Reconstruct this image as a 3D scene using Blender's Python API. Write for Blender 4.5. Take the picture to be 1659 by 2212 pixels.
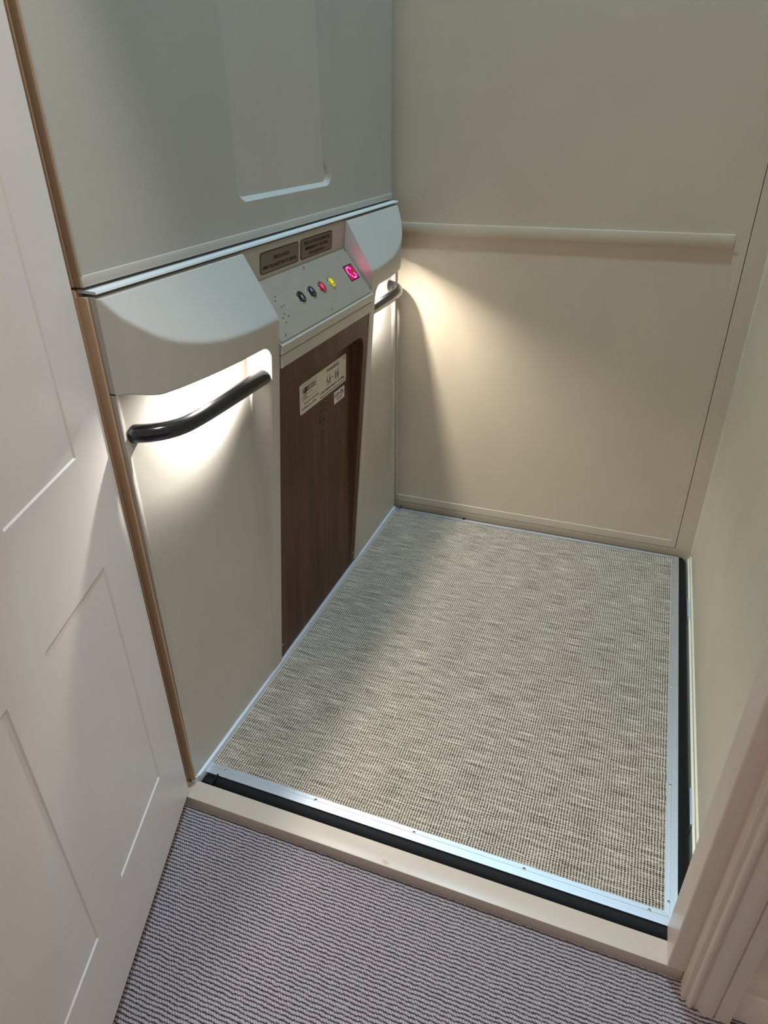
import bpy, bmesh, math
from mathutils import Vector, Matrix

for o in list(bpy.data.objects):
    bpy.data.objects.remove(o)
SC = bpy.context.scene
COL = SC.collection
R = math.radians

# ------------------------------------------------------------------ camera
YAW, PITCH, ROLL = -0.366626, 0.524377, -0.012916
cy, sy, cp, sp = math.cos(YAW), math.sin(YAW), math.cos(PITCH), math.sin(PITCH)
fwd = Vector((sy*cp, cy*cp, -sp))
rt = Vector((cy, -sy, 0.0))
up = rt.cross(fwd)
cr, sr = math.cos(ROLL), math.sin(ROLL)
r2, u2 = cr*rt + sr*up, -sr*rt + cr*up
cd = bpy.data.cameras.new('camera')
cam = bpy.data.objects.new('camera', cd)
COL.objects.link(cam)
M = Matrix(((r2.x, u2.x, -fwd.x), (r2.y, u2.y, -fwd.y), (r2.z, u2.z, -fwd.z))).to_4x4()
M.translation = Vector((0.758676, -0.81887, 1.268687))
cam.matrix_world = M
cd.sensor_fit = 'VERTICAL'
cd.sensor_height = 24.0
cd.lens = 1466.265/2212*24.0
cd.clip_start = 0.02
SC.camera = cam

# ------------------------------------------------------------------ light and exposure
SC.view_settings.view_transform = 'Standard'
SC.view_settings.look = 'None'
SC.view_settings.gamma = 1.0
SC.view_settings.exposure = 0.0
SC.view_settings.use_curve_mapping = False

W = bpy.data.worlds.new('world')
SC.world = W
W.use_nodes = True
W.node_tree.nodes['Background'].inputs[0].default_value = (1.0, 0.95, 0.91, 1)
W.node_tree.nodes['Background'].inputs[1].default_value = 0.33

def light(name, kind, loc, energy, color, size=None, rot=(0, 0, 0), **kw):
    d = bpy.data.lights.new(name, kind)
    d.energy = energy
    d.color = color
    if kind == 'AREA':
        d.shape = kw.pop('shape', 'DISK')
        d.size = size
        if 'size_y' in kw: d.size_y = kw.pop('size_y')
    elif size: d.shadow_soft_size = size
    for k, v in kw.items(): setattr(d, k, v)
    o = bpy.data.objects.new(name, d)
    COL.objects.link(o)
    o.location = loc
    o.rotation_euler = rot
    return o

# cool downlight in the lift ceiling
light('shaft_downlight', 'SPOT', (0.47, 0.74, 4.65), 450, (0.51, 0.80, 1.0), 0.08, spot_size=R(44), spot_blend=0.7)
# warm landing ceiling lamp behind and above the viewer
light('landing_lamp', 'AREA', (0.85, -0.18, 2.45), 12.5, (1.0, 0.94, 0.90), 0.14)
# the two lamps tucked under the heads above the handrails
LED_NEAR = (0.058, 0.170, 0.8985)
LED_FAR = (0.058, 1.054, 0.8985)
for L in (LED_NEAR, LED_FAR):
    light('handrail_lamp', 'AREA', (L[0], L[1], L[2]-0.0035), 3.7, (1.0, 0.97, 0.89), 0.011)

# ------------------------------------------------------------------ colour and materials
def lin(c):
    return tuple(((v/255)/12.92 if v/255 <= 0.04045 else ((v/255+0.055)/1.055)**2.4) for v in c)

class NT:
    def __init__(s, name):
        s.m = bpy.data.materials.new(name)
        s.m.use_nodes = True
        s.t = s.m.node_tree
        s.b = s.t.nodes['Principled BSDF']
    def n(s, typ, **kw):
        o = s.t.nodes.new(typ)
        for k, v in kw.items():
            if hasattr(o, k): setattr(o, k, v)
            else: o.inputs[k].default_value = v
        return o
    def l(s, a, b): s.t.links.new(a, b)
    def val(s, i, v):
        if i in s.b.inputs: s.b.inputs[i].default_value = v
    def coords(s, scale=(1, 1, 1)):
        c = s.n('ShaderNodeNewGeometry')
        mp = s.n('ShaderNodeMapping')
        mp.inputs['Scale'].default_value = scale
        s.l(c.outputs['Position'], mp.inputs['Vector'])
        return mp.outputs[0]
    def math(s, op, a, b=None, clamp=False):
        m = s.n('ShaderNodeMath', operation=op, use_clamp=clamp)
        for i, v in enumerate((a, b)):
            if v is None: continue
            if isinstance(v, (int, float)): m.inputs[i].default_value = v
            else: s.l(v, m.inputs[i])
        return m.outputs[0]
    def noise(s, vec, scale, detail=3, rough=0.5):
        n = s.n('ShaderNodeTexNoise')
        n.inputs['Scale'].default_value = scale
        n.inputs['Detail'].default_value = detail
        n.inputs['Roughness'].default_value = rough
        s.l(vec, n.inputs['Vector'])
        return n.outputs['Fac']
    def ramp(s, fac, stops):
        r = s.n('ShaderNodeValToRGB')
        e = r.color_ramp.elements
        while len(e) < len(stops): e.new(0.5)
        for q, (p, c) in zip(e, stops):
            q.position = p
            q.color = (*c, 1)
        s.l(fac, r.inputs['Fac'])
        return r.outputs['Color']
    def bump(s, h, strength, dist):
        b = s.n('ShaderNodeBump')
        b.inputs['Strength'].default_value = strength
        b.inputs['Distance'].default_value = dist
        s.l(h, b.inputs['Height'])
        s.l(b.outputs[0], s.b.inputs['Normal'])

def paint(name, col, rough=0.45, grain=450, strength=0.12, dist=0.0006, var=0.03, spec=0.5, metal=0.0):
    k = NT(name)
    c = lin(col)
    v = k.coords()
    f = k.noise(v, 5, 3)
    k.l(k.ramp(f, [(0.3, tuple(x*(1-var) for x in c)), (0.7, tuple(min(1, x*(1+var)) for x in c))]), k.b.inputs['Base Color'])
    k.val('Roughness', rough)
    k.val('Metallic', metal)
    k.val('Specular IOR Level', spec)
    if strength: k.bump(k.noise(v, grain, 2), strength, dist)
    return k.m

MT = {}
MT['shell'] = paint('moulded_offwhite', (191, 186, 178), 0.42)
MT['upper'] = paint('moulded_panel_textured', (182, 180, 172), 0.48, 700, 0.3)
MT['back'] = paint('painted_cream', (212, 195, 172), 0.40, 160, 0.10)
MT['right'] = paint('painted_ivory', (236, 224, 199), 0.38, 160, 0.10)
MT['door'] = paint('painted_door', (222, 214, 210), 0.36, 120, 0.06)
MT['trim'] = paint('painted_trim', (230, 211, 194), 0.36, 160, 0.08)
MT['edge'] = paint('painted_edge', (190, 158, 126), 0.4)
MT['ceil'] = paint('ceiling_paint', (200, 198, 190), 0.6)
MT['rubber'] = paint('black_rubber', (5, 5, 6), 0.7, 60, 0.25, 0.002, 0.2, 0.3)
MT['black'] = paint('matt_black', (8, 8, 9), 0.8)
MT['ink'] = paint('black_ink', (24, 22, 22), 0.5, strength=0)
MT['rail'] = paint('dark_polished_steel', (80, 80, 84), 0.17, 90, 0.05, 0.0005, 0.1, metal=1.0)
MT['chrome'] = paint('polished_steel', (215, 215, 218), 0.12, metal=1.0, strength=0)
MT['ledge'] = paint('pale_ledge', (216, 216, 212), 0.38)
MT['white'] = paint('white_label', (216, 206, 192), 0.45, strength=0)
MT['purewhite'] = paint('white_sticker', (228, 224, 226), 0.4, strength=0)
MT['blackbtn'] = paint('black_button', (16, 18, 24), 0.25, strength=0)
MT['whitemark'] = paint('white_mark', (200, 205, 215), 0.4, strength=0)
MT['bracket'] = paint('galvanised', (170, 180, 195), 0.4, metal=0.3)

def emis(name, col, strength, base=(20, 5, 10)):
    k = NT(name)
    k.val('Base Color', (*lin(base), 1))
    k.val('Emission Color', (*lin(col), 1))
    k.val('Emission Strength', strength)
    f = k.noise(k.coords(), 300, 1)
    k.l(k.ramp(f, [(0.0, (0.3,)*3), (1.0, (0.35,)*3)]), k.b.inputs['Roughness'])
    return k.m
MT['led'] = emis('lamp_lens', (255, 250, 225), 12.0, (240, 240, 230))
MT['dispbg'] = emis('display_window', (190, 0, 70), 0.7, (60, 0, 20))
MT['dispdot'] = emis('display_dots', (255, 70, 200), 4.5, (255, 60, 160))
MT['redbtn'] = emis('red_button', (200, 20, 70), 0.10, (120, 14, 40))
MT['redmark'] = emis('red_mark', (255, 90, 130), 1.0, (255, 90, 130))
MT['yelbtn'] = emis('yellow_button', (215, 200, 40), 0.12, (180, 168, 50))
MT['yelmark'] = emis('yellow_mark', (255, 240, 60), 0.95, (255, 240, 60))

def brushed(name, col, rough, scale, strength=0.15, along='x', smudge=0.0):
    k = NT(name)
    sc = {'x': (4, 900, 900), 'y': (900, 4, 900), 'z': (900, 900, 4)}[along]
    v = k.coords(sc)
    f = k.noise(v, 1.0, 4, 0.7)
    c = lin(col)
    k.l(k.ramp(f, [(0.25, tuple(x*0.86 for x in c)), (0.75, tuple(min(1, x*1.08) for x in c))]), k.b.inputs['Base Color'])
    g = k.noise(k.coords(), 26, 4, 0.6)
    k.l(k.ramp(g, [(0.35, (rough+smudge,)*3), (0.65, (rough,)*3)]), k.b.inputs['Roughness'])
    k.val('Metallic', 1.0)
    k.bump(f, strength, 0.0003)
    return k.m
MT['alu_x'] = brushed('aluminium_brushed_across', (226, 230, 238), 0.38, 1, 0.25, 'x')
MT['alu_y'] = brushed('aluminium_brushed_along', (226, 230, 238), 0.42, 1, 0.15, 'y')
MT['plate'] = brushed('stainless_plate', (188, 180, 166), 0.42, 1, 0.12, 'z', 0.12)
MT['plate'].node_tree.nodes['Principled BSDF'].inputs['Metallic'].default_value = 0.55
MT['sign'] = brushed('metal_sign', (132, 128, 122), 0.42, 1, 0.1, 'y')
MT['strip'] = paint('anodised_strip', (214, 219, 228), 0.4, metal=0.25, strength=0)

def walnut():
    k = NT('walnut_laminate')
    v = k.coords((14, 14, 1.6))
    w = k.noise(v, 2.2, 6, 0.62)
    fine = k.noise(k.coords((220, 220, 9)), 1.5, 3, 0.6)
    mix = k.math('ADD', k.math('MULTIPLY', w, 0.8), k.math('MULTIPLY', fine, 0.2))
    k.l(k.ramp(mix, [(0.30, lin((62, 34, 21))), (0.5, lin((80, 48, 32))), (0.66, lin((102, 66, 46)))]), k.b.inputs['Base Color'])
    k.val('Roughness', 0.45)
    k.val('Specular IOR Level', 0.25)
    k.bump(fine, 0.08, 0.0004)
    return k.m
MT['walnut'] = walnut()

def weave():
    """flat-woven sisal-look carpet of the lift: 5 mm cells, streaked along x"""
    k = NT('woven_beige_carpet')
    g = k.n('ShaderNodeNewGeometry')
    sep = k.n('ShaderNodeSeparateXYZ')
    k.l(g.outputs['Position'], sep.inputs[0])
    wob = k.noise(k.coords(), 34, 3)
    X = k.math('ADD', sep.outputs[0], k.math('MULTIPLY', wob, 0.004))
    Y = k.math('ADD', sep.outputs[1], k.math('MULTIPLY', wob, 0.006))
    px, py = 0.0058, 0.0042
    cxf = k.math('MULTIPLY', X, 2*math.pi/px)
    cyf = k.math('MULTIPLY', Y, 2*math.pi/py)
    sx = k.math('ADD', k.math('MULTIPLY', k.math('SINE', cxf), 0.5), 0.5)
    syy = k.math('ADD', k.math('MULTIPLY', k.math('SINE', cyf), 0.5), 0.5)
    # holes where both warp and weft dip
    rnd = k.noise(k.coords((260, 330, 1)), 1.0, 2, 0.6)
    gr = k.math('POWER', sx, 1.9)
    hole = k.math('MULTIPLY', gr, k.math('ADD', 0.26, k.math('MULTIPLY', k.math('POWER', syy, 1.3), 0.95)))
    hole = k.math('MULTIPLY', hole, k.math('ADD', -0.85, k.math('MULTIPLY', rnd, 3.9)), clamp=True)
    streak = k.noise(k.coords((13, 240, 1)), 1.0, 3, 0.6)     # long across, short along depth
    cell = k.noise(k.coords((190, 200, 1)), 1.0, 2, 0.7)
    fib = k.noise(k.coords((500, 500, 1)), 1.0, 2, 0.7)
    tone = k.math('ADD', k.math('MULTIPLY', streak, 0.48), k.math('ADD', k.math('MULTIPLY', cell, 0.36), k.math('MULTIPLY', fib, 0.16)))
    thread = k.ramp(tone, [(0.33, lin((120, 108, 94))), (0.46, lin((178, 162, 144))), (0.60, lin((214, 199, 181)))])
    dark = k.math('MULTIPLY', hole, k.math('SUBTRACT', 3.1, k.math('MULTIPLY', streak, 3.6)), clamp=True)
    mx = k.n('ShaderNodeMixRGB')
    k.l(dark, mx.inputs[0])
    k.l(thread, mx.inputs[1])
    mx.inputs[2].default_value = (*lin((34, 28, 24)), 1)
    k.l(mx.outputs[0], k.b.inputs['Base Color'])
    k.val('Roughness', 0.95)
    k.val('Specular IOR Level', 0.15)
    h = k.math('SUBTRACT', k.math('MULTIPLY', fib, 0.4), hole)
    k.bump(h, 0.6, 0.0016)
    return k.m
MT['weave'] = weave()

def rib():
    """looped landing carpet ribbed along x, 6.3 mm pitch"""
    k = NT('ribbed_grey_carpet')
    g = k.n('ShaderNodeNewGeometry')
    sep = k.n('ShaderNodeSeparateXYZ')
    k.l(g.outputs['Position'], sep.inputs[0])
    wob = k.noise(k.coords((60, 30, 1)), 1.0, 2)
    wig = k.noise(k.coords((260, 120, 1)), 1.0, 1)
    Y = k.math('ADD', sep.outputs[1], k.math('ADD', k.math('MULTIPLY', wob, 0.005), k.math('MULTIPLY', wig, 0.003)))
    s = k.math('ADD', k.math('MULTIPLY', k.math('SINE', k.math('MULTIPLY', Y, 2*math.pi/0.0071)), 0.5), 0.5)
    # little twisted loops along every rib
    lp = k.math('ADD', k.math('MULTIPLY', k.math('SINE', k.math('ADD', k.math('MULTIPLY', sep.outputs[0], 2*math.pi/0.0052), k.math('MULTIPLY', Y, 900))), 0.5), 0.5)
    groove = k.math('POWER', s, 2.4)
    fib = k.noise(k.coords((520, 520, 1)), 1.0, 3, 0.8)
    loop = k.math('MULTIPLY', k.math('POWER', lp, 2.0), 0.30)
    tone = k.math('SUBTRACT', k.math('ADD', k.math('MULTIPLY', fib, 1.1), 0.12), loop)
    yarn = k.ramp(tone, [(0.25, lin((112, 102, 104))), (0.52, lin((163, 149, 150))), (0.8, lin((190, 176, 176)))])
    mx = k.n('ShaderNodeMixRGB')
    brk = k.noise(k.coords((230, 40, 1)), 1.0, 2, 0.6)
    k.l(k.math('MULTIPLY', groove, k.math('ADD', 0.25, k.math('MULTIPLY', brk, 1.6)), clamp=True), mx.inputs[0])
    k.l(yarn, mx.inputs[1])
    mx.inputs[2].default_value = (*lin((56, 50, 53)), 1)
    k.l(mx.outputs[0], k.b.inputs['Base Color'])
    k.val('Roughness', 1.0)
    k.val('Specular IOR Level', 0.1)
    h = k.math('SUBTRACT', k.math('ADD', k.math('MULTIPLY', fib, 0.5), k.math('MULTIPLY', loop, -1.0)), groove)
    k.bump(h, 0.7, 0.002)
    return k.m
MT['rib'] = rib()

def sillmat():
    """cream sill paint with one small worn scuff"""
    k = NT('painted_sill')
    v = k.coords()
    c = lin((196, 178, 162))
    f = k.noise(v, 7, 3)
    base = k.ramp(f, [(0.3, tuple(x*0.95 for x in c)), (0.7, c)])
    mp = k.n('ShaderNodeMapping')
    mp.inputs['Location'].default_value = (-0.461/0.013, 0.0620/0.007, 0)
    mp.inputs['Scale'].default_value = (1/0.013, 1/0.007, 1)
    g = k.n('ShaderNodeNewGeometry')
    k.l(g.outputs['Position'], mp.inputs['Vector'])
    s2 = k.n('ShaderNodeSeparateXYZ')
    k.l(mp.outputs[0], s2.inputs[0])
    r = k.math('SQRT', k.math('ADD', k.math('POWER', s2.outputs[0], 2.0), k.math('POWER', s2.outputs[1], 2.0)))
    sc = k.math('ADD', k.math('MULTIPLY', r, 0.45), k.math('MULTIPLY', k.noise(v, 260, 3), 0.7))
    m = k.ramp(sc, [(0.52, (0.75,)*3), (0.72, (0,)*3)])
    mx = k.n('ShaderNodeMixRGB')
    k.l(m, mx.inputs[0])
    k.l(base, mx.inputs[1])
    mx.inputs[2].default_value = (*lin((176, 140, 96)), 1)
    k.l(mx.outputs[0], k.b.inputs['Base Color'])
    k.val('Roughness', 0.38)
    k.bump(k.noise(v, 120, 2), 0.06, 0.0006)
    return k.m
MT['sill'] = sillmat()

# ------------------------------------------------------------------ object helpers
def link(name, me, parent=None):
    o = bpy.data.objects.new(name, me)
    COL.objects.link(o)
    if parent: o.parent = parent
    return o

def mesh_obj(name, verts, faces, mats, parent=None, smooth=None, fmat=None):
    me = bpy.data.meshes.new(name)
    me.from_pydata([tuple(v) for v in verts], [], faces)
    if not isinstance(mats, (list, tuple)): mats = [mats]
    for m in mats: me.materials.append(MT[m])
    if fmat: me.polygons.foreach_set('material_index', fmat)
    me.update()
    if smooth is not None:
        me.shade_smooth()
        me.set_sharp_from_angle(angle=R(smooth))
    return link(name, me, parent)

class B:
    """collects solids into one bmesh"""
    def __init__(s): s.bm = bmesh.new()
    def box(s, x0, x1, y0, y1, z0, z1, bev=0.0, seg=2, mi=0):
        t = bmesh.new()
        bmesh.ops.create_cube(t, size=1)
        for v in t.verts:
            v.co = Vector(((x0+x1)/2+v.co.x*(x1-x0), (y0+y1)/2+v.co.y*(y1-y0), (z0+z1)/2+v.co.z*(z1-z0)))
        if bev: bmesh.ops.bevel(t, geom=list(t.edges), offset=bev, segments=seg, affect='EDGES', profile=0.5)
        s.add(t, mi); return s
    def add(s, t, mi=0, M=None):
        if M is not None: bmesh.ops.transform(t, matrix=M, verts=t.verts)
        for f in t.faces: f.material_index = mi
        me = bpy.data.meshes.new('tmp'); t.to_mesh(me); t.free()
        s.bm.from_mesh(me); bpy.data.meshes.remove(me); return s
    def cyl(s, r1, r2, h, M, seg=24, mi=0, bev=0.0):
        t = bmesh.new()
        bmesh.ops.create_cone(t, cap_ends=True, segments=seg, radius1=r1, radius2=r2, depth=h)
        if bev:
            ed = [e for e in t.edges if abs(e.verts[0].co.z-h/2) < 1e-6 and abs(e.verts[1].co.z-h/2) < 1e-6]
            bmesh.ops.bevel(t, geom=ed, offset=bev, segments=3, affect='EDGES', profile=0.5)
        s.add(t, mi, M); return s
    def prism(s, poly, lo, hi, axis='z', mi=0, M=None):
        """extrude a 2-D polygon; axis z: poly=(x,y); axis y: poly=(x,z); axis x: poly=(y,z)"""
        t = bmesh.new()
        def P(a, b, c):
            return {'z': (a, b, c), 'y': (a, c, b), 'x': (c, a, b)}[axis]
        lo_ = [t.verts.new(P(a, b, lo)) for a, b in poly]
        hi_ = [t.verts.new(P(a, b, hi)) for a, b in poly]
        n = len(poly)
        t.faces.new(lo_[::-1]); t.faces.new(hi_)
        for i in range(n): t.faces.new((lo_[i], lo_[(i+1) % n], hi_[(i+1) % n], hi_[i]))
        bmesh.ops.recalc_face_normals(t, faces=t.faces)
        s.add(t, mi, M); return s
    def build(s, name, mats, parent=None, smooth=30):
        me = bpy.data.meshes.new(name)
        s.bm.to_mesh(me); s.bm.free()
        if not isinstance(mats, (list, tuple)): mats = [mats]
        for m in mats: me.materials.append(MT[m])
        me.shade_smooth()
        me.set_sharp_from_angle(angle=R(smooth))
        return link(name, me, parent)

def empty(name, loc, label, cat, kind=None):
    o = bpy.data.objects.new(name, None)
    COL.objects.link(o)
    o.location = loc
    o['label'] = label
    if cat: o['category'] = cat
    if kind: o['kind'] = kind
    bpy.context.view_layer.update()
    return o

def adopt(parent):
    """children are modelled in world coordinates: keep them there"""
    inv = Matrix.Translation(parent.location).inverted()
    for c in parent.children: c.matrix_parent_inverse = inv

def struct(o, label=None):
    o['kind'] = 'structure'
    if label: o['label'] = label
    return o

def frame(origin, u, v):
    u = Vector(u).normalized(); v = Vector(v).normalized(); n = u.cross(v).normalized()
    return Matrix(((u.x, v.x, n.x, origin[0]), (u.y, v.y, n.y, origin[1]), (u.z, v.z, n.z, origin[2]), (0, 0, 0, 1)))

def rrect(x0, x1, y0, y1, r, seg=5):
    pts = []
    for cxx, cyy, a0 in ((x1-r, y0+r, -90), (x1-r, y1-r, 0), (x0+r, y1-r, 90), (x0+r, y0+r, 180)):
        for i in range(seg+1):
            a = R(a0+90*i/seg)
            pts.append((cxx+r*math.cos(a), cyy+r*math.sin(a)))
    return pts

def ring(t, outer, inner, z):
    a = [t.verts.new((x, y, z)) for x, y in outer]
    b = [t.verts.new((x, y, z)) for x, y in inner]
    n = len(a)
    for i in range(n): t.faces.new((a[i], a[(i+1) % n], b[(i+1) % n], b[i]))

def add_text(b, body, M, x, y, size, z=0.0006, align='CENTER', width=None, mi=0, shear=0.0, bold=0.0, xs=1.0, lift=0.0003):
    """lettering as real thin raised mesh; (x, y) in the frame M, y is the text centre height, size = cap height"""
    c = bpy.data.curves.new('t', 'FONT')
    c.body = body
    c.align_x = align
    c.align_y = 'CENTER'
    c.size = size/0.72
    c.extrude = lift*0.5
    c.offset = bold
    c.shear = shear
    c.resolution_u = 3
    o = bpy.data.objects.new('t', c)
    COL.objects.link(o)
    dg = bpy.context.evaluated_depsgraph_get()
    me = bpy.data.meshes.new_from_object(o.evaluated_get(dg))
    bpy.data.objects.remove(o)
    bpy.data.curves.remove(c)
    t = bmesh.new(); t.from_mesh(me); bpy.data.meshes.remove(me)
    k = xs
    if width:
        xx = [v.co.x for v in t.verts]
        k = width/(max(xx)-min(xx))
    for v in t.verts: v.co = Vector((v.co.x*k+x, v.co.y+y, v.co.z+z))
    b.add(t, mi, M)

def sweep(name, path, r, mat, parent, seg=28, caps=True):
    """smooth tube through the path points (Catmull-Rom), parallel-transport frames"""
    P = [Vector(p) for p in path]
    Q = []
    for i in range(len(P)-1):
        p0 = P[max(i-1, 0)]; p1 = P[i]; p2 = P[i+1]; p3 = P[min(i+2, len(P)-1)]
        for s in range(8):
            t = s/8
            Q.append(0.5*((2*p1)+(p2-p0)*t+(2*p0-5*p1+4*p2-p3)*t*t+(3*p1-p0-3*p2+p3)*t**3))
    Q.append(P[-1])
    verts, faces = [], []
    nrm = Vector((0, 0, 1))
    for i, q in enumerate(Q):
        tg = (Q[min(i+1, len(Q)-1)]-Q[max(i-1, 0)]).normalized()
        n = (nrm-tg*nrm.dot(tg)).normalized()
        bn = tg.cross(n)
        for k in range(seg):
            a = 2*math.pi*k/seg
            verts.append(q+(n*math.cos(a)+bn*math.sin(a))*r)
        nrm = n
    for i in range(len(Q)-1):
        for k in range(seg):
            a, b_ = i*seg+k, i*seg+(k+1) % seg
            faces.append((a, b_, b_+seg, a+seg))
    faces.append(tuple(range(seg))[::-1])
    faces.append(tuple(range((len(Q)-1)*seg, len(Q)*seg)))
    return mesh_obj(name, verts, faces, mat, parent, smooth=50)

def sst(t):
    t = max(0.0, min(1.0, t))
    return t*t*(3-2*t)
def interp(x, xs, ys):
    if x <= xs[0]: return ys[0]
    for i in range(len(xs)-1):
        if x <= xs[i+1]:
            return ys[i]+(ys[i+1]-ys[i])*(x-xs[i])/(xs[i+1]-xs[i])
    return ys[-1]
def frange(a, b, n): return [a+(b-a)*i/n for i in range(n+1)]

def panelled(name, u_rng, v_rng, holes, M, mats, parent, depth=0.003, bev=0.004, thick=0.035, mi=0):
    """slab whose front (frame z=0) carries sunk panels with bevelled edges"""
    us = sorted({u_rng[0], u_rng[1], *[h[0] for h in holes], *[h[1] for h in holes]})
    vs = sorted({v_rng[0], v_rng[1], *[h[2] for h in holes], *[h[3] for h in holes]})
    t = bmesh.new()
    cache = {}
    def V(x, y, z):
        k = (round(x, 6), round(y, 6), round(z, 6))
        if k not in cache: cache[k] = t.verts.new((x, y, z))
        return cache[k]
    for i in range(len(us)-1):
        for j in range(len(vs)-1):
            a, b_, c, d = us[i], us[i+1], vs[j], vs[j+1]
            hit = [h for h in holes if a >= h[0]-1e-9 and b_ <= h[1]+1e-9 and c >= h[2]-1e-9 and d <= h[3]+1e-9]
            if not hit:
                t.faces.new((V(a, c, 0), V(b_, c, 0), V(b_, d, 0), V(a, d, 0)))
    for h in holes:
        a, b_, c, d = h[:4]
        dp = h[4] if len(h) > 4 else depth
        o_ = [V(a, c, 0), V(b_, c, 0), V(b_, d, 0), V(a, d, 0)]
        i_ = [V(a+bev, c+bev, -dp), V(b_-bev, c+bev, -dp), V(b_-bev, d-bev, -dp), V(a+bev, d-bev, -dp)]
        # split outer edges along the grid so nothing leaves a crack
        t.faces.new(i_)
        for q in range(4):
            A, Bv = o_[q], o_[(q+1) % 4]
            C_, D_ = i_[(q+1) % 4], i_[q]
            mids = []
            for key, v in cache.items():
                if v in (A, Bv) or abs(key[2]) > 1e-9: continue
                p = Vector(key); e = Bv.co-A.co
                s_ = (p-A.co).dot(e)/e.length_squared
                if 1e-6 < s_ < 1-1e-6 and ((A.co+e*s_)-p).length < 1e-6: mids.append((s_, v))
            mids.sort(key=lambda z_: z_[0])
            t.faces.new([A]+[m_[1] for m_ in mids]+[Bv, C_, D_])
    # edges and back
    a, b_, c, d = u_rng[0], u_rng[1], v_rng[0], v_rng[1]
    f = [t.verts.new(p) for p in ((a, c, 0), (b_, c, 0), (b_, d, 0), (a, d, 0))]
    k = [t.verts.new(p) for p in ((a, c, -thick), (b_, c, -thick), (b_, d, -thick), (a, d, -thick))]
    for q in range(4): t.faces.new((f[q], k[q], k[(q+1) % 4], f[(q+1) % 4]))
    t.faces.new(k[::-1])
    b = B(); b.add(t, 0, M)
    return b.build(name, mats, parent, smooth=20)

def screw(name, p, n, r, mat, parent, h=0.0012):
    """pan-head screw with a cross slot look: domed head on the surface at p, normal n"""
    n = Vector(n).normalized()
    M = (Matrix.Translation(Vector(p)) @ n.to_track_quat('Z', 'Y').to_matrix().to_4x4())
    b = B()
    t = bmesh.new()
    bmesh.ops.create_uvsphere(t, u_segments=16, v_segments=8, radius=r)
    bmesh.ops.delete(t, geom=[v for v in t.verts if v.co.z < -1e-5], context='VERTS')
    for v in t.verts: v.co.z *= h/r
    b.add(t, 0, M)
    t = bmesh.new()
    for sx, sy_ in ((r*1.1, r*0.2), (r*0.2, r*1.1)):
        q = bmesh.ops.create_cube(t, size=1)
        for v in q['verts']: v.co = Vector((v.co.x*sx, v.co.y*sy_, h*0.92+v.co.z*h*0.2))
    b.add(t, 1, M)
    return b.build(name, [mat, 'black'], parent)

# ================================================================== THE SETTING
YB = 1.305      # back wall face
XR = 1.040      # right wall face
XJ = 0.983      # door jamb face
ZF = -0.030     # landing carpet

# landing carpet
t = bmesh.new()
b = B(); b.box(-1.6, 2.4, -3.2, -0.060, ZF-0.02, ZF)
struct(b.build('floor', 'rib'), 'grey ribbed loop carpet on the landing in front of the lift')

# pit under the lift car
b = B(); b.box(-0.25, 1.25, -0.03, 1.5, -0.42, -0.40)
struct(b.build('trim_6', 'black'), 'black bottom of the lift shaft seen in the gap')

# sill
b = B(); b.box(-0.06, 1.0105, -0.070, -0.026, -0.036, 0.0, 0.0018)
b.box(-0.06, 1.0105, -0.062, -0.030, -0.40, -0.034)
struct(b.build('trim_1', 'sill'), 'cream painted wooden door sill with a small brown scuff')

# back wall: post on the right, wall body behind the leaf
b = B()
b.box(0.9865, 1.07, YB, YB+0.05, -0.40, 4.80)
b.box(-0.20, 1.07, YB+0.012, YB+0.05, -0.40, 4.80)
b.box(-0.20, 0.9865, YB, YB+0.05, -0.40, 0.0125)
struct(b.build('wall_back', 'back'), 'cream back wall of the lift shaft')

# leaf in the back wall with sunk lower field and raised mid rail
M = frame((0, YB, 0), (1, 0, 0), (0, 0, 1))
M = Matrix(((1, 0, 0, 0), (0, 0, -1, YB), (0, 1, 0, 0), (0, 0, 0, 1)))
d2 = empty('door_2', (0.45, YB, 0.014), 'flat cream leaf closing the back of the shaft with a raised rail strip', None, 'structure')
panelled('leaf', (-0.15, 0.9845), (0.0145, 4.75), [(-0.004, 0.968, 0.041, 0.950)], M, 'back', d2, depth=0.0015, bev=0.0015, thick=0.011)
b = B(); b.box(-0.10, 0.950, YB-0.005, YB+0.002, 0.960, 0.9945, 0.001)
b.build('rail_strip', 'back', d2)
adopt(d2)

# right wall
b = B()
b.box(XR, XR+0.05, 0.160, YB-0.018, 0.002, 4.80)
b.prism([(XR+0.05, YB-0.0165), (XR, YB-0.0165), (XR-0.004, YB), (XR+0.05, YB)], 0.002, 4.80)
b.box(XR+0.002, XR+0.05, 0.15, YB, -0.02, 4.80)
b.box(XR-0.004, XR+0.05, -0.02, YB, -0.40, -0.004, 0.001)
b.box(XR-0.009, XR+0.05, -0.02, YB, -0.40, -0.018, 0.001)
b.box(XR+0.014, XR+0.06, -0.05, 0.162, -0.02, 4.80)
struct(b.build('wall_right', 'right'), 'ivory right wall of the lift shaft beside the black buffer')

# left shaft edge seen between open door and moulded panels
b = B()
b.box(-0.10, -0.0145, -0.038, -0.020, -0.05, 1.0605, 0.003)
b.box(-0.10, -0.0145, -0.038, -0.020, 1.0635, 4.80, 0.003)
b.box(-0.11, -0.09, -0.03, YB+0.03, -0.4, 4.80)
struct(b.build('wall_left', 'edge'), 'narrow tan upright strip between open door and lift panels')

# right jamb
b = B()
b.prism([(XJ+0.002, -0.070), (1.02, -0.070), (1.09, -0.070), (1.09, 0.0), (XJ, 0.0), (XJ, -0.068)], -0.001, 4.80)
b.prism([(1.012, -0.070), (1.09, -0.070), (1.09, 0.0), (1.012, 0.0)], ZF-0.01, 0.0)
struct(b.build('trim_2', 'trim'), 'cream door jamb on the right of the opening')

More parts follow.
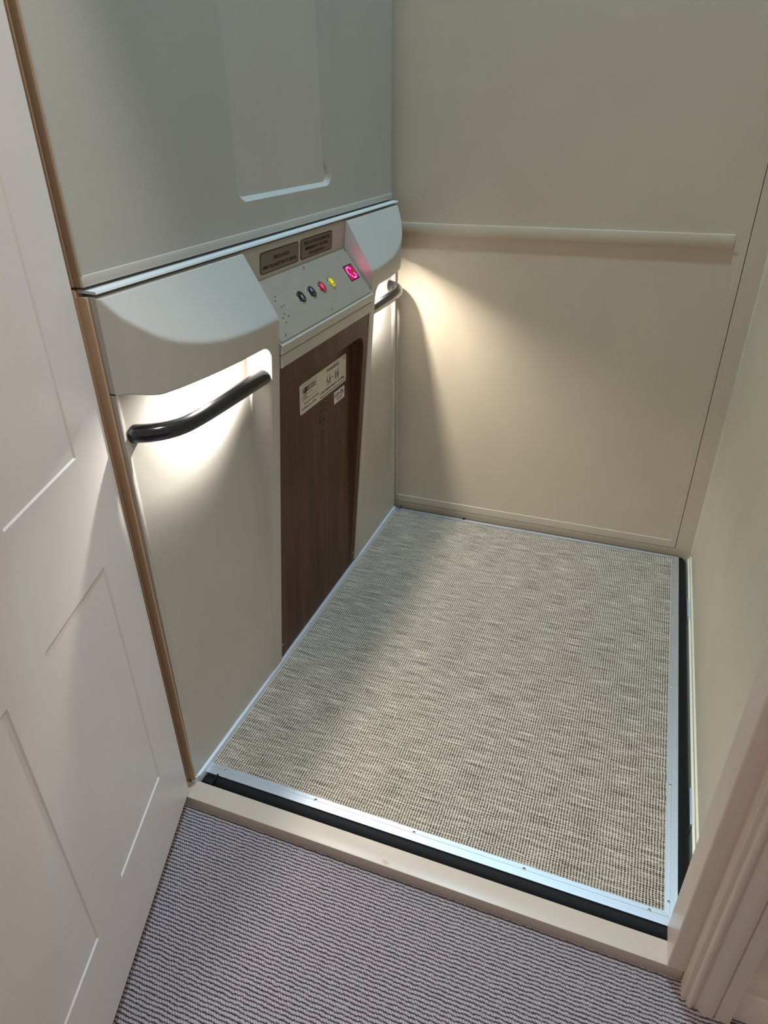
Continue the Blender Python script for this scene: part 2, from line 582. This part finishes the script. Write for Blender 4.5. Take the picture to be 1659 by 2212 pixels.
# moulded casing on the landing side
prof = [(1.011, -0.060), (1.011, -0.0955), (1.0125, -0.0975), (1.0190, -0.0985), (1.0192, -0.1040)]
for i in range(7):   # bead
    a = R(180-i*22)
    prof.append((1.0240+0.0048*math.cos(a), -0.1045+0.0052*-math.sin(a)))
prof += [(1.0300, -0.1040), (1.0322, -0.1040), (1.0330, -0.1062), (1.0350, -0.1066)]
for i in range(9):   # shallow ogee
    s = i/8
    prof.append((1.0350+0.026*s, -0.1066-0.0050*math.sin(math.pi*s*0.9)-0.002*s))
prof += [(1.0625, -0.1075), (1.0640, -0.1120), (1.0855, -0.1120), (1.0870, -0.1100), (1.0870, -0.060)]
b = B(); b.prism(prof, ZF-0.012, 2.15)
struct(b.build('trim_3', 'trim'), 'moulded cream door casing on the landing side')

# landing wall and skirting beyond the casing
b = B(); b.box(1.0870, 2.4, -0.084, -0.04, ZF-0.02, 2.5)
b.box(-0.10, 1.0870, -0.071, -0.03, 1.99, 4.80)
b.box(-0.10, 1.0870, -0.084, -0.06, 2.06, 4.80)
struct(b.build('wall_front', 'trim'), 'cream landing wall to the right of the casing')
sk = [(-0.084, ZF-0.01), (-0.1015, ZF-0.01), (-0.1015, 0.044), (-0.0995, 0.0475), (-0.0955, 0.0490), (-0.0950, 0.0520),
      (-0.0985, 0.0580), (-0.0985, 0.0680), (-0.0960, 0.0780), (-0.0915, 0.0860), (-0.0895, 0.0920), (-0.084, 0.0930)]
b = B(); b.prism(sk, 1.0885, 2.4, axis='x')
struct(b.build('baseboard_front', 'trim'), 'cream moulded skirting board beside the door casing')

# left landing wall behind the open door, and its jamb
b = B(); b.box(-1.6, -0.10, -0.084, -0.040, ZF-0.02, 2.5)
b.box(-0.10, -0.040, -0.070, -0.039, ZF-0.02, 4.80)
struct(b.build('wall_landing', 'trim'), 'cream landing wall and jamb behind the open door')

# ceiling of the lift
b = B(); b.box(-0.12, 1.10, -0.06, YB+0.05, 4.80, 4.84)
struct(b.build('ceiling', 'ceil'), 'pale lift ceiling')

# open door, hinged on the left
DA, DU = Vector((0.00093, -0.0575, 0.003)), Vector((0.322723, -0.946494, 0))
MD = Matrix(((DU.x, 0, 0.946494, DA.x), (DU.y, 0, 0.322723, DA.y), (0, 1, 0, 0), (0, 0, 0, 1)))
door = empty('door_1', DA, 'open cream panelled door swung out over the landing carpet', None, 'structure')
hs = []
for u0, u1 in ((0.1035, 0.3035), (0.400, 0.600), (0.697, 0.897)):
    hs += [(u0, u1, 0.177, 0.669), (u0, u1, 0.8545, 1.86)]
panelled('door_leaf', (0.0, 1.0), (0.003, 1.98), hs, MD, 'door', door, depth=0.0022, bev=0.0028, thick=0.040)
adopt(door)

# ================================================================== LIFT PLATFORM
pf = empty('lift_platform', (0.5, 0.64, 0.0), 'lift platform with woven beige carpet framed by aluminium strips', 'lift platform')
b = B(); b.box(0.006, 0.979, 0.024, 1.2615, -0.02, -0.0006)
b.build('carpet', 'weave', pf)
b = B(); b.box(0.0, 0.99, 0.01, 1.27, -0.10, -0.021)
b.build('deck', 'black', pf)
def trim_piece(name, poly, mat, lines):
    b = B(); b.prism(poly, -0.022, 0.0012)
    for (x0, x1, y0, y1) in lines: b.box(x0, x1, y0, y1, 0.0008, 0.0018, 0.0003, 1)
    o = b.build(name, [mat], pf, 20)
    return o
DP = 1.2766
ft = trim_piece('edge_strip', [(0.0, 0.0), (1.0, 0.0), (0.9765, 0.0265), (0.0, 0.0265)], 'alu_x', [(0.004, 0.985, 0.0165, 0.0172)])
rt_ = trim_piece('edge_strip', [(1.0, 0.0006), (1.0, DP-0.0006), (0.9775, 1.2585), (0.9770, 0.0265)], 'alu_y', [(0.9858, 0.9865, 0.02, 1.262)])
bk = trim_piece('edge_strip', [(1.0, DP), (0.0, DP), (0.0, 1.2585), (0.9770, 1.2585)], 'alu_x', [(0.004, 0.985, 1.2670, 1.2677)])
for x in (0.047, 0.271, 0.494, 0.720, 0.951): screw('screw', (x, 0.0185, 0.0012), (0, 0, 1), 0.0032, 'chrome', ft)
for y in (0.047, 0.319, 0.638, 0.955, 1.225): screw('screw', (0.984, y, 0.0012), (0, 0, 1), 0.0032, 'chrome', rt_)
for x in (0.263, 0.492, 0.722): screw('screw', (x, 1.264, 0.0012), (0, 0, 1), 0.0030, 'chrome', bk)
# rounded aluminium strip along the foot of the moulded panel
prof = [(-0.006, -0.012), (0.0065, -0.012), (0.0072, 0.009), (0.0060, 0.0125), (-0.0085, 0.0155), (-0.0085, 0.0)]
b = B(); b.prism(prof, -0.022, 1.262, axis='y')
b.prism([(-0.006, -0.022), (0.0065, -0.022), (0.0050, -0.0285), (0.0, -0.0335), (-0.0060, -0.036), (-0.0085, -0.034)], -0.010, 0.0145)
ls = b.build('side_strip', 'strip', pf)
for y in (0.175, 1.02): screw('screw', (0.0, y, 0.0135), (0.2, 0, 1), 0.0026, 'chrome', ls, 0.0008)
# rubber buffers round the three open edges
def dtube(name, x0, x1, y0, y1, axis, side):
    """half-round hollow buffer; profile bulges away from the platform"""
    pr = []
    for i in range(13):
        a = R(90-15*i)
        pr.append((0.0015+math.cos(a)*0.0245, -0.028+math.sin(a)*0.026))
    pr = [(0.0, -0.0035)] + pr + [(0.0, -0.052)]
    b = B()
    if axis == 'x':
        b.prism([(y0+side*p, q) for p, q in pr], x0, x1, axis='x')
    else:
        b.prism([(x0+side*p, q) for p, q in pr], y0, y1, axis='y')
    return b
b = dtube('b', 0.034, 1.010, -0.0005, 0, 'x', -1)
for x in (0.0335,):
    b.box(x-0.0025, x+0.0025, -0.0245, -0.001, -0.050, -0.0012, 0.001)
b.box(0.006, 0.030, -0.020, -0.001, -0.05, -0.006, 0.003)
o = b.build('rubber_buffer', 'rubber', pf)
b = dtube('b', 1.0005, 0, 0.0, DP+0.002, 'y', 1)
o = b.build('rubber_buffer', 'rubber', pf)
b = dtube('b', 0.0, 1.002, DP+0.0005, 0, 'x', 1)
o = b.build('rubber_buffer', 'rubber', pf)
# tie loops nicking the back strip
for q in ((0.018, 0.021, 1.2665, 1.292, -0.002, 0.0024, 0.0008), (0.262, 0.270, 1.2715, 1.285, -0.002, 0.0022, 0.0008), (0.0345, 0.0385, -0.026, 0.0035, -0.004, 0.0026, 0.0010)):
    b = B(); b.box(*q)
    b.build('buffer_clip', 'rubber', pf)
adopt(pf)

# small metal brackets down in the gap on the right
for i, (y0, y1, lab) in enumerate(((0.965, 1.060, 'small bright metal bracket in the right-hand gap near the back wall'),
                                   (0.246, 0.341, 'small dull metal bracket in the right-hand gap near the door jamb'))):
    b = B(); b.box(1.0265, 1.0305, y0, y1, -0.10, -0.008-0.006*i, 0.0006)
    o = b.build('metal_bracket', 'bracket')
    o['label'] = lab; o['category'] = 'bracket'; o['group'] = 'metal brackets in the gap beside the platform'

# ================================================================== UPPER WALL PANEL
upn = empty('upper_wall_panel', (-0.01, 0.61, 1.063), 'tall grey-white upper wall panel with a soft rectangular hollow above the control column', 'wall panel')
Z0, Z1, YA, YE = 1.0640, 2.30, -0.0335, 1.2620
# frame
b = B()
b.box(-0.0135, 0.0, YA, YE, Z0, 1.0800, 0.0015)
b.box(-0.0135, 0.0, YA, -0.0290, 1.0795, Z1, 0.0010)
b.box(-0.0135, 0.0, 1.2575, YE, 1.0795, Z1, 0.0010)
b.box(-0.030, -0.0125, YA+0.001, YE-0.001, Z0, Z1)
b.build('panel_frame', 'shell', upn)
b = B(); b.box(-0.0142, -0.0012, YA-0.0022, YA+0.0005, Z0+0.001, Z1, 0.0006)
b.build('side_edging', 'edge', upn)
# field with the hollow (height field)
HB, HD = 1.1330, 0.040
HY0, HY1, HR = 0.405, 0.845, 0.040
def hollow(y, z):
    # distance inside a rectangle with rounded lower corners
    dx = min(y-HY0, HY1-y); dz = z-HB
    if dx <= 0 or dz <= 0: return 0.0
    if dx < HR and dz < HR: dd = HR-math.hypot(HR-dx, HR-dz)
    else: dd = min(dx, dz)
    if dd <= 0: return 0.0
    wz = 0.052
    wx = 0.085
    w_ = wz if dz < dx else wx
    # crisp outer edge, soft cove inside
    ww = wz+(wx-wz)*sst((dz-dx)/0.05+0.5)
    s = min(1.0, dd/ww)
    q = sst((dz-dx)/0.05+0.5)
    return (1-q)*(1-(1-s)**1.7)+q*sst(s)
ys = frange(-0.0290, 0.36, 24) + frange(0.365, 0.885, 200)[0:] + frange(0.89, 1.2575, 22)
zs = [1.0795] + frange(1.085, 1.130, 8) + frange(1.133, 1.235, 70) + frange(1.245, Z1, 40)
V, F_ = [], []
for z in zs:
    for y in ys:
        edge = min(y+0.0290, 1.2575-y, z-1.0795)
        x = -0.0020-HD*hollow(y, z)
        V.append((x, y, z))
n = len(ys)
for j in range(len(zs)-1):
    for i in range(n-1):
        F_.append((j*n+i, j*n+i+1, (j+1)*n+i+1, (j+1)*n+i))
mesh_obj('panel_field', V, F_, 'upper', upn, smooth=40)
adopt(upn)

# ================================================================== CONTROL COLUMN (lower moulded panel)
cc = empty('control_column', (0.0, 0.612, 0.014), 'moulded off-white control column with two lit handrail hollows under the upper panel', 'lift control column')
DT = [0, .02, .04, .07, .1, .13, .167, .213, .266, .33, .7]
FT = [.012, .030, .040, .053, .062, .068, .074, .079, .082, .084, .084]
ZUE = 0.886
def front(d, z): return 0.0015+interp(d, DT, FT)*z/0.93
def chamf(z): return 0.020+0.567*(1.047-z)
def smin(a, b_, k=0.0028):
    h = max(k-abs(a-b_), 0)/k
    return min(a, b_)-h*h*k*0.25

def head_shell(yend, yin, name):
    """moulded wing between the end of the panel (yend) and the middle slot (yin)"""
    w = abs(yin-yend)
    sgn = 1 if yin > yend else -1
    e = w-0.032                      # rim of the hollow
    ds = frange(0, 0.06, 20)+frange(0.06, e-0.06, 60)[1:]+frange(e-0.06, e+0.004, 44)[1:]+frange(e+0.004, w-0.002, 8)[1:]+[w-0.0008, w]
    rr = 0.034
    def zt(d):
        if d >= e: return ZUE-rr
        q = e-d
        if q < rr: return ZUE-rr+math.sqrt(max(0, rr*rr-(rr-q)**2))
        return ZUE+0.016*(1-sst(d/0.07))
    def kk(d): return sst((d+0.004)/0.022)*sst((e-d)/0.020)
    def rec(d, z):
        f = front(d, z)
        rho = 0.06+0.36*sst((d-0.17)/(e-0.02-0.17))
        fade = kk(d)
        zz = front(d, z)
        return f*(1-fade)+(zz*rho)*fade
    cols = []
    for d in ds:
        z_t = zt(d)
        col = []
        for i in range(131):
            z = 0.014+(z_t-0.014)*(i/130)
            col.append((rec(d, z), z))
        k = min(1.0, kk(d)*1.4)
        xr = col[-1][0]; xf = front(d, z_t)
        xf2 = xf-(xf-xr)*min(1, k)*0.12
        col.append((xr, z_t+0.020*k))
        col.append((xf2*0.5+xr*0.5, z_t+0.0205*k))
        col.append((xf2, z_t+0.020*k))
        col.append((xf2, z_t+0.003*k))
        col.append((xf-0.0012*k, z_t+0.0004*k))
        for i in range(1, 81):
            z = z_t+(1.0475-z_t)*i/80
            f = front(d, z)
            col.append((smin(f, chamf(z)), z))
        col.append((0.012, 1.0505)); col.append((-0.02, 1.0505))
        cut = 0.0 if d < w-0.0015 else (0.0004 if d < w-0.0004 else 0.0016)
        cols.append([(x-cut, yend+sgn*d, z) for x, z in col])
    cols.append([(-0.028, yin, c[2]) for c in cols[-1]])
    cols.insert(0, [(-0.028, yend, c[2]) for c in cols[0]])
    n = len(cols[0])
    V = [p for c in cols for p in c]
    F_ = []
    for i in range(len(cols)-1):
        for j in range(n-1):
            q = (i*n+j, (i+1)*n+j, (i+1)*n+j+1, i*n+j+1)
            F_.append(q if sgn > 0 else q[::-1])
    return mesh_obj(name, V, F_, 'shell', cc, smooth=38)
YI0, YI1 = 0.372, 0.874
wing_n = head_shell(-0.0305, YI0, 'wing')
wing_f = head_shell(1.2570, YI1, 'wing')

# thin end flange and the dark back box
b = B()
b.box(-0.030, 0.0035, -0.0365, -0.0318, 0.012, 1.0510, 0.0008)
b.box(-0.030, 0.0030, 1.2580, 1.2610, 0.012, 1.0510, 0.0008)
b.build('end_flange', 'edge', cc)
b = B(); b.box(-0.045, -0.0285, -0.03, 1.256, 0.012, 1.05)
b.build('back_box', 'black', cc)
# pale ledge above the heads
b = B()
b.prism([(-0.03, 1.0560), (0.0170, 1.0548), (0.0180, 1.0558), (0.0165, 1.0590), (-0.03, 1.0605)], -0.0300, 1.262, axis='y')
b.build('top_ledge', 'ledge', cc)

# middle slot: sign surface, lip, cross bar
PA, PB = Vector((0.0070, 0, 0.983)), Vector((0.0840, 0, 0.878))      # top and bottom of the sloping control plate
PU = (PB-PA).normalized()
PN = Vector((-PU.z, 0, PU.x)); PN = PN if PN.x > 0 else -PN
b = B()
b.prism([(0.0055, 0.976), (0.0065, 0.984), (0.0120, 1.044), (0.0080, 1.0500), (-0.028, 1.0500), (-0.028, 0.976)], YI0+0.0005, YI1-0.0005, axis='y')
b.prism([(PA.x-0.002, PA.z+0.0), (PB.x-0.0005, PB.z+0.0), (0.0865, 0.8745), (0.0865, 0.8720), (0.0835, 0.8560), (0.060, 0.8560), (-0.020, 0.970)], YI0+0.0005, YI1-0.0005, axis='y')
b.build('console_body', 'shell', cc)
b = B()
b.prism([(0.0790, 0.8275), (0.0815, 0.8290), (0.0828, 0.8520), (0.0815, 0.8535), (0.050, 0.8535), (0.050, 0.8275)], YI0+0.0015, YI1-0.0015, axis='y')
b.build('cross_bar', 'shell', cc)

# walnut panel with a rounded sunk field
WY0, WY1, WZ0, WZ1 = YI0+0.0012, YI1-0.0012, 0.016, 0.8270
RY0, RY1, RZ, RRD = 0.400, 0.8455, 0.7740, 0.040
def wood_k(y, z):
    dx = min(y-RY0, RY1-y); dz = RZ-z
    if dx <= 0 or dz <= 0: return 0.0
    dd = min(dx, dz)
    if dx < RRD and dz < RRD: dd = RRD-math.hypot(RRD-dx, RRD-dz)
    return sst(dd/0.009)
ys = frange(WY0, 0.395, 6)+frange(0.397, 0.445, 32)+frange(0.452, 0.795, 24)+frange(0.80, 0.850, 34)+frange(0.853, WY1, 6)
zs = frange(WZ0, 0.70, 90)+frange(0.703, 0.780, 52)+frange(0.784, WZ1, 10)
V, F_ = [], []
for z in zs:
    for y in ys:
        x = 0.0925*z-0.0020
        x -= wood_k(y, z)*0.0405*z
        V.append((x, y, z))
n = len(ys)
for j in range(len(zs)-1):
    for i in range(n-1): F_.append((j*n+i, j*n+i+1, (j+1)*n+i+1, (j+1)*n+i))
wood = mesh_obj('walnut_panel', V, F_, 'walnut', cc, smooth=40)
wood['label'] = 'dark walnut access panel with rounded sunk field'
def WX(z): return 0.0925*z-0.0020-0.0405*z        # surface of the sunk field
for y, z in ((0.383, 0.058), (0.862, 0.052)):
    screw('screw', (0.0925*z-0.002, y, z), (1, 0, -0.09), 0.0034, 'chrome', wood)
# speaker holes: a round pattern of small dark pits, then two slots and a keyhole
wn = Vector((1, 0, -0.052)).normalized()
def woodframe(y, z, off=0.0):
    o_ = Vector((WX(z), y, z))+wn*off
    return frame(o_, (0, 1, 0), (0.052, 0, 1))
b = B()
for y, z in ((0.658, .657), (0.670, .651), (0.640, .648), (0.655, .646), (0.663, .644), (0.679, .639), (0.649, .640), (0.668, .636), (0.657, .634), (0.647, .632),
             (0.635, .630), (0.665, .627), (0.650, .6255), (0.658, .6240), (0.672, .620), (0.640, .6135), (0.656, .6115)):
    b.cyl(0.0017, 0.0017, 0.0006, woodframe(y, z, 0.0002), 12)
for y, z in ((0.6555, 0.601), (0.634, 0.600)):
    b.prism(rrect(-0.0021, 0.0021, -0.0045, 0.0045, 0.002), -0.0001, 0.0005, M=woodframe(y, z))
for y, z in ((0.652, 0.571), (0.655, 0.567), (0.650, 0.564)):
    b.cyl(0.0014, 0.0014, 0.0006, woodframe(y, z, 0.0002), 10)
b.build('speaker_holes', 'black', wood)

# ---- warning label on the walnut
MW = woodframe(0, 0.697)
# local x = world y ; local y = along slope, zero at z = .697
lab = B(); lab.prism(rrect(0.523, 0.796, -0.0375, 0.0375, 0.006), 0.0, 0.0008, M=MW)
wl = lab.build('warning_label', 'white', cc)
wl['label'] = 'cream warning label with black print'
b = B()
def outline(b, x0, x1, y0, y1, r, wd, M, z=0.001, mi=0):
    t = bmesh.new(); ring(t, rrect(x0, x1, y0, y1, r), rrect(x0+wd, x1-wd, y0+wd, y1-wd, max(r-wd, 0.0003)), z); b.add(t, mi, M)
outline(b, 0.5345, 0.6155, -0.0055, 0.0310, 0.0035, 0.0008, MW)
# logo: dark band with white letters and a star
b.prism([(0.540, 0.013), (0.609, 0.013), (0.609, 0.0245), (0.540, 0.0245)], 0.0008, 0.0011, M=MW)
star = []
for i in range(10):
    a = R(90+36*i); rr_ = 0.0115 if i % 2 == 0 else 0.0045
    star.append((0.5535+rr_*0.9*math.cos(a), 0.0165+rr_*math.sin(a)))
b.prism(star, 0.0008, 0.0014, M=MW)
add_text(b, 'P', MW, 0.5445, 0.0188, 0.0085, z=0.0014, mi=1, bold=0.0002)
add_text(b, 'OENIX', MW, 0.5855, 0.0188, 0.0085, z=0.0014, mi=1, width=0.043, bold=0.0002)
for y, w_ in ((0.0060, 0.050), (0.0025, 0.018), (0.0000, 0.018), (-0.0027, 0.030)):     # print too small to read
    b.prism([(0.5405, y), (0.5405+w_, y), (0.5405+w_, y+0.0009), (0.5405, y+0.0009)], 0.0009, 0.0011, M=MW)
add_text(b, 'Serial No: L0156 05-P', MW, 0.5460, -0.0150, 0.0045, align='LEFT', z=0.001, width=0.081)
add_text(b, 'Certificate No : J2358', MW, 0.5300, -0.0255, 0.0045, align='LEFT', z=0.001, width=0.080)
add_text(b, 'WARNING', MW, 0.7110, 0.0255, 0.0095, z=0.001, width=0.076, bold=0.0001)
add_text(b, 'or', MW, 0.7095, 0.0005, 0.0060, z=0.001, width=0.009)
add_text(b, 'A MAXIMUM WEIGHT OF 400kg', MW, 0.7080, -0.0215, 0.0056, z=0.001, width=0.150, bold=0.00008)
add_text(b, 'Manufactured by: Phoenix Lifting Systems Limited', MW, 0.7080, -0.0315, 0.0030, z=0.001, width=0.150, bold=0.00003)
add_text(b, 'C E', MW, 0.7835, 0.0290, 0.0080, z=0.001, width=0.014)
outline(b, 0.6690, 0.6990, -0.0120, 0.0130, 0.0005, 0.0007, MW)
outline(b, 0.7210, 0.7485, -0.0120, 0.0130, 0.0005, 0.0007, MW)
def person(b, x, y0, skirt=False, s=1.0):
    b.cyl(0.0017*s, 0.0017*s, 0.0004, MW @ Matrix.Translation((x, y0+0.0195*s, 0.0011)), 12)
    wS = 0.0032*s; wH = (0.0036 if skirt else 0.0024)*s
    b.prism([(x-0.0013*s, y0), (x-0.0003*s, y0), (x, y0+0.008*s), (x+0.0003*s, y0), (x+0.0013*s, y0), (x+wH, y0+0.0085*s), (x+wS*0.8, y0+0.0165*s), (x-wS*0.8, y0+0.0165*s), (x-wH, y0+0.0085*s)], 0.0009, 0.0012, M=MW)
person(b, 0.7285, -0.0105); person(b, 0.7410, -0.0105, True); person(b, 0.6920, -0.0105)
# wheelchair user
b.cyl(0.0016, 0.0016, 0.0004, MW @ Matrix.Translation((0.6775, 0.0075, 0.0011)), 12)
b.prism([(0.6762, 0.0050), (0.6788, 0.0050), (0.6792, -0.0015), (0.6835, -0.0015), (0.6855, -0.0085), (0.6838, -0.0090), (0.6822, -0.0035), (0.6768, -0.0035)], 0.0009, 0.0012, M=MW)
t = bmesh.new()
def circ(r, n_=20): return [(0.6770+r*math.cos(2*math.pi*i/n_), -0.0050+r*math.sin(2*math.pi*i/n_)) for i in range(n_)]
ring(t, circ(0.0050), circ(0.0042), 0.0011); b.add(t, 0, MW)
b.build('lettering', ['ink', 'white'], wl, 60)

# ---- small white sticker
MS = woodframe(0, 0.6330)
b = B(); b.prism([(0.7200, -0.0165), (0.7865, -0.0165), (0.7865, 0.0165), (0.7200, 0.0165)], 0.0, 0.0006, M=MS)
st = b.build('small_sticker', 'purewhite', cc)
st['label'] = 'small white square sticker with black word'
b = B()
add_text(b, 'LE', MS, 0.7240, 0.0055, 0.0095, align='LEFT', z=0.0008, width=0.0205, bold=0.0003)
b.prism([(0.7465, 0.0100), (0.7490, 0.0100), (0.7515, 0.0035), (0.7535, 0.0075), (0.7552, 0.0070), (0.7525, 0.0008), (0.7508, 0.0008)], 0.0007, 0.0010, M=MS)
add_text(b, 'EL', MS, 0.7590, 0.0055, 0.0095, align='LEFT', z=0.0008, width=0.0225, bold=0.0003)
b.prism([(0.7235, -0.0030), (0.7825, -0.0030), (0.7825, -0.0024), (0.7235, -0.0024)], 0.0007, 0.0010, M=MS)
for q in (-0.0060, -0.0085, -0.0110):
    b.prism([(0.7360, q), (0.7720, q), (0.7720, q+0.0008), (0.7360, q+0.0008)], 0.0007, 0.0009, M=MS)
b.build('lettering', 'ink', st, 60)

# ---- the two instruction signs above the plate
def onsign(y, z): return Vector((0.0065+(z-0.984)*0.0917, y, z))
SG = frame(onsign(0, 1.0150), (0, 1, 0), (0.0917, 0, 1))
for (a, c, lo, hi, lines) in ((0.4455, 0.6165, -0.0215, 0.0225, (('PRESS & HOLD', 0.537, 0.0050, 0.070), ('DIRECTION BUTTON TO TRAVEL', 0.531, -0.0095, 0.150))),
                              (0.6280, 0.7975, -0.0215, 0.0225, (('PRESS & HOLD ALARM FOR', 0.7125, 0.0115, 0.138), ('MINIMUM OF 3 SECONDS', 0.7125, -0.0005, 0.122), ('FOR ASSISTANCE', 0.7125, -0.0125, 0.084)))):
    b = B()
    b.prism(rrect(a, c, lo, hi, 0.007), 0.0, 0.0012, M=SG)
    t = bmesh.new()
    ring(t, rrect(a+0.0004, c-0.0004, lo+0.0004, hi-0.0004, 0.0066), rrect(a+0.0022, c-0.0022, lo+0.0022, hi-0.0022, 0.0048), 0.0014)
    b.add(t, 1, SG)
    s = b.build('instruction_sign', ['sign', 'ink'], cc)
    s['label'] = 'grey metal sign reading ' + ' '.join(l[0] for l in lines).lower()
    b = B()
    for body, x, y, wd in lines: add_text(b, body, SG, x, y, 0.0074, z=0.0014, width=wd, bold=0.00012)
    b.build('lettering', 'ink', s, 60)

# ---- sloping stainless control plate
def PM(y, L, off=0.0):     # frame on the plate: local x = world y, local y = up the slope
    o_ = PA+PU*L+PN*off
    return frame((o_.x, y, o_.z), (0, 1, 0), tuple(-PU))
MP = PM(0, 0.0)
b = B()
b.prism(rrect(YI0+0.003, YI1-0.004, -0.1275, 0.0005, 0.004), 0.0, 0.0022, M=MP)
pl = b.build('control_plate', 'plate', cc)
pl['label'] = 'sloping stainless control plate'
for y, L in ((0.627, 0.0087), (0.8645, 0.0061), (0.868, 0.1168), (0.630, 0.1178), (0.401, 0.1183)):
    p = PA+PU*L+PN*0.0022
    screw('screw', (p.x, y, p.z), PN, 0.0044, 'chrome', pl, 0.0022)
b = B()
for y, L in ((0.455, .041), (0.447, .0487), (0.465, .0643), (0.453, .0649), (0.447, .0796), (0.455, .0874), (0.433, .0863), (0.433, .0967)):
    b.cyl(0.0016, 0.0016, 0.0003, PM(y, L, 0.0023), 12)
b.build('microphone_holes', 'black', pl)
# four push buttons, 53 mm apart: down, up, stop, alarm
BT = ((0.5445, 'blackbtn', 'whitemark', 'down', 'black push button with down arrow'),
      (0.5975, 'blackbtn', 'whitemark', 'up', 'black push button with up arrow'),
      (0.6510, 'redbtn', 'redmark', 'stop', 'red illuminated stop button'),
      (0.7045, 'yelbtn', 'yelmark', 'alarm', 'yellow illuminated alarm button with bell'))
for y, face, mark, sym, lb in BT:
    M_ = PM(y, 0.0640, 0.0022)
    b = B()
    b.cyl(0.0160, 0.0152, 0.0018, M_ @ Matrix.Translation((0, 0, 0.0009)), 40, 2)
    b.cyl(0.0135, 0.0132, 0.0022, M_ @ Matrix.Translation((0, 0, 0.0016)), 40, 0, 0.0006)
    z = 0.0028
    if sym in ('up', 'down'):
        s_ = 1 if sym == 'up' else -1
        poly = [(-0.0042, -0.0015), (0, 0.0085), (0.0042, -0.0015), (0.0030, -0.0022), (0, 0.0042), (-0.0030, -0.0022)]
        poly = [(q, 0.002+s_*p) for q, p in poly]
        if s_ < 0: poly = poly[::-1]
        b.prism(poly, z-0.0001, z+0.0003, M=M_, mi=1)
    if sym == 'stop':
        t = bmesh.new()
        c1 = [(0.0060*math.cos(2*math.pi*i/24), 0.0020+0.0060*math.sin(2*math.pi*i/24)) for i in range(24)]
        c2 = [(0.0046*math.cos(2*math.pi*i/24), 0.0020+0.0046*math.sin(2*math.pi*i/24)) for i in range(24)]
        ring(t, c1, c2, z+0.0001); b.add(t, 1, M_)
        b.prism([(-0.0022, 0.0008), (0.0022, 0.0008), (0.0022, 0.0036), (-0.0022, 0.0036)], z-0.0001, z+0.0003, M=M_, mi=1)
    if sym == 'alarm':
        bell = [(-0.0050, -0.0015), (0.0050, -0.0015), (0.0036, 0.0010), (0.0034, 0.0052), (0.0016, 0.0078), (0, 0.0088), (-0.0016, 0.0078), (-0.0034, 0.0052), (-0.0036, 0.0010)]
        t = bmesh.new()
        ring(t, bell, [(p*0.62, 0.0030+(q-0.0030)*0.62) for p, q in bell], z+0.0001); b.add(t, 1, M_)
    for i, (p, q) in enumerate(((-0.0030, -0.0068), (0.0, -0.0068), (0.0030, -0.0068), (-0.0015, -0.0092), (0.0030, -0.0092))):
        b.cyl(0.0006, 0.0005, 0.0005, M_ @ Matrix.Translation((p, q, z)), 8, 1 if sym != 'up' or i % 2 else 1)
    o = b.build('push_button', [face, mark, 'chrome'], pl)
    o['label'] = lb
# dot-matrix display
y0, y1 = 0.8020, 0.8540
M_ = PM(0, 0.0, 0.0022)
b = B()
b.prism([(y0, -0.0830), (y1, -0.0830), (y1, -0.0415), (y0, -0.0415)], 0.0, 0.0004, M=M_, mi=2)
b.prism([(y0+0.003, -0.0805), (y1-0.003, -0.0805), (y1-0.003, -0.0445), (y0+0.003, -0.0445)], 0.0003, 0.0006, M=M_, mi=0)
# a G-like curl as the photograph shows
pat = [".###...", "#...#..", "#......", "#......", ".#...#.", "..#...#", "...###."]
for j, row in enumerate(pat):
    for i, ch in enumerate(row):
        if ch == '#':
            b.cyl(0.0023, 0.0021, 0.0006, M_ @ Matrix.Translation((y0+0.0090+i*0.0056, -0.0480-j*0.0048, 0.0008)), 10, 1)
dl = light('display_glow', 'AREA', PA+PU*0.062+PN*0.0045+Vector((0, 0.828, 0)), 0.035, (1.0, 0.06, 0.22), 0.028)
dl.rotation_euler = (-PN).to_track_quat('Z', 'Y').to_euler()
o = b.build('floor_display', ['dispbg', 'dispdot', 'black'], pl)
o['label'] = 'glowing magenta dot display'

# ---- handrails and lamps under the heads
def rail(yend, s, name, lb):
    P_ = [(-0.012, yend+s*0.030, 0.823), (0.004, yend+s*0.036, 0.823), (0.024, yend+s*0.050, 0.822), (0.041, yend+s*0.072, 0.821), (0.052, yend+s*0.104, 0.820),
          (0.0565, yend+s*0.150, 0.820), (0.0575, yend+s*0.20, 0.820), (0.0575, yend+s*0.29, 0.820), (0.0575, yend+s*0.376, 0.820)]
    o = sweep(name, P_, 0.0158, 'rail', cc)
    o['label'] = lb
rail(-0.0305, 1, 'handrail', 'dark polished handrail in the near hollow')
rail(1.2570, -1, 'handrail', 'polished handrail in the far hollow')
for L in (LED_NEAR, LED_FAR):
    b = B()
    b.cyl(0.0080, 0.0080, 0.0040, Matrix.Translation((L[0], L[1], L[2]+0.0022)), 28)
    o = b.build('lamp_lens', 'led', cc)
adopt(cc)
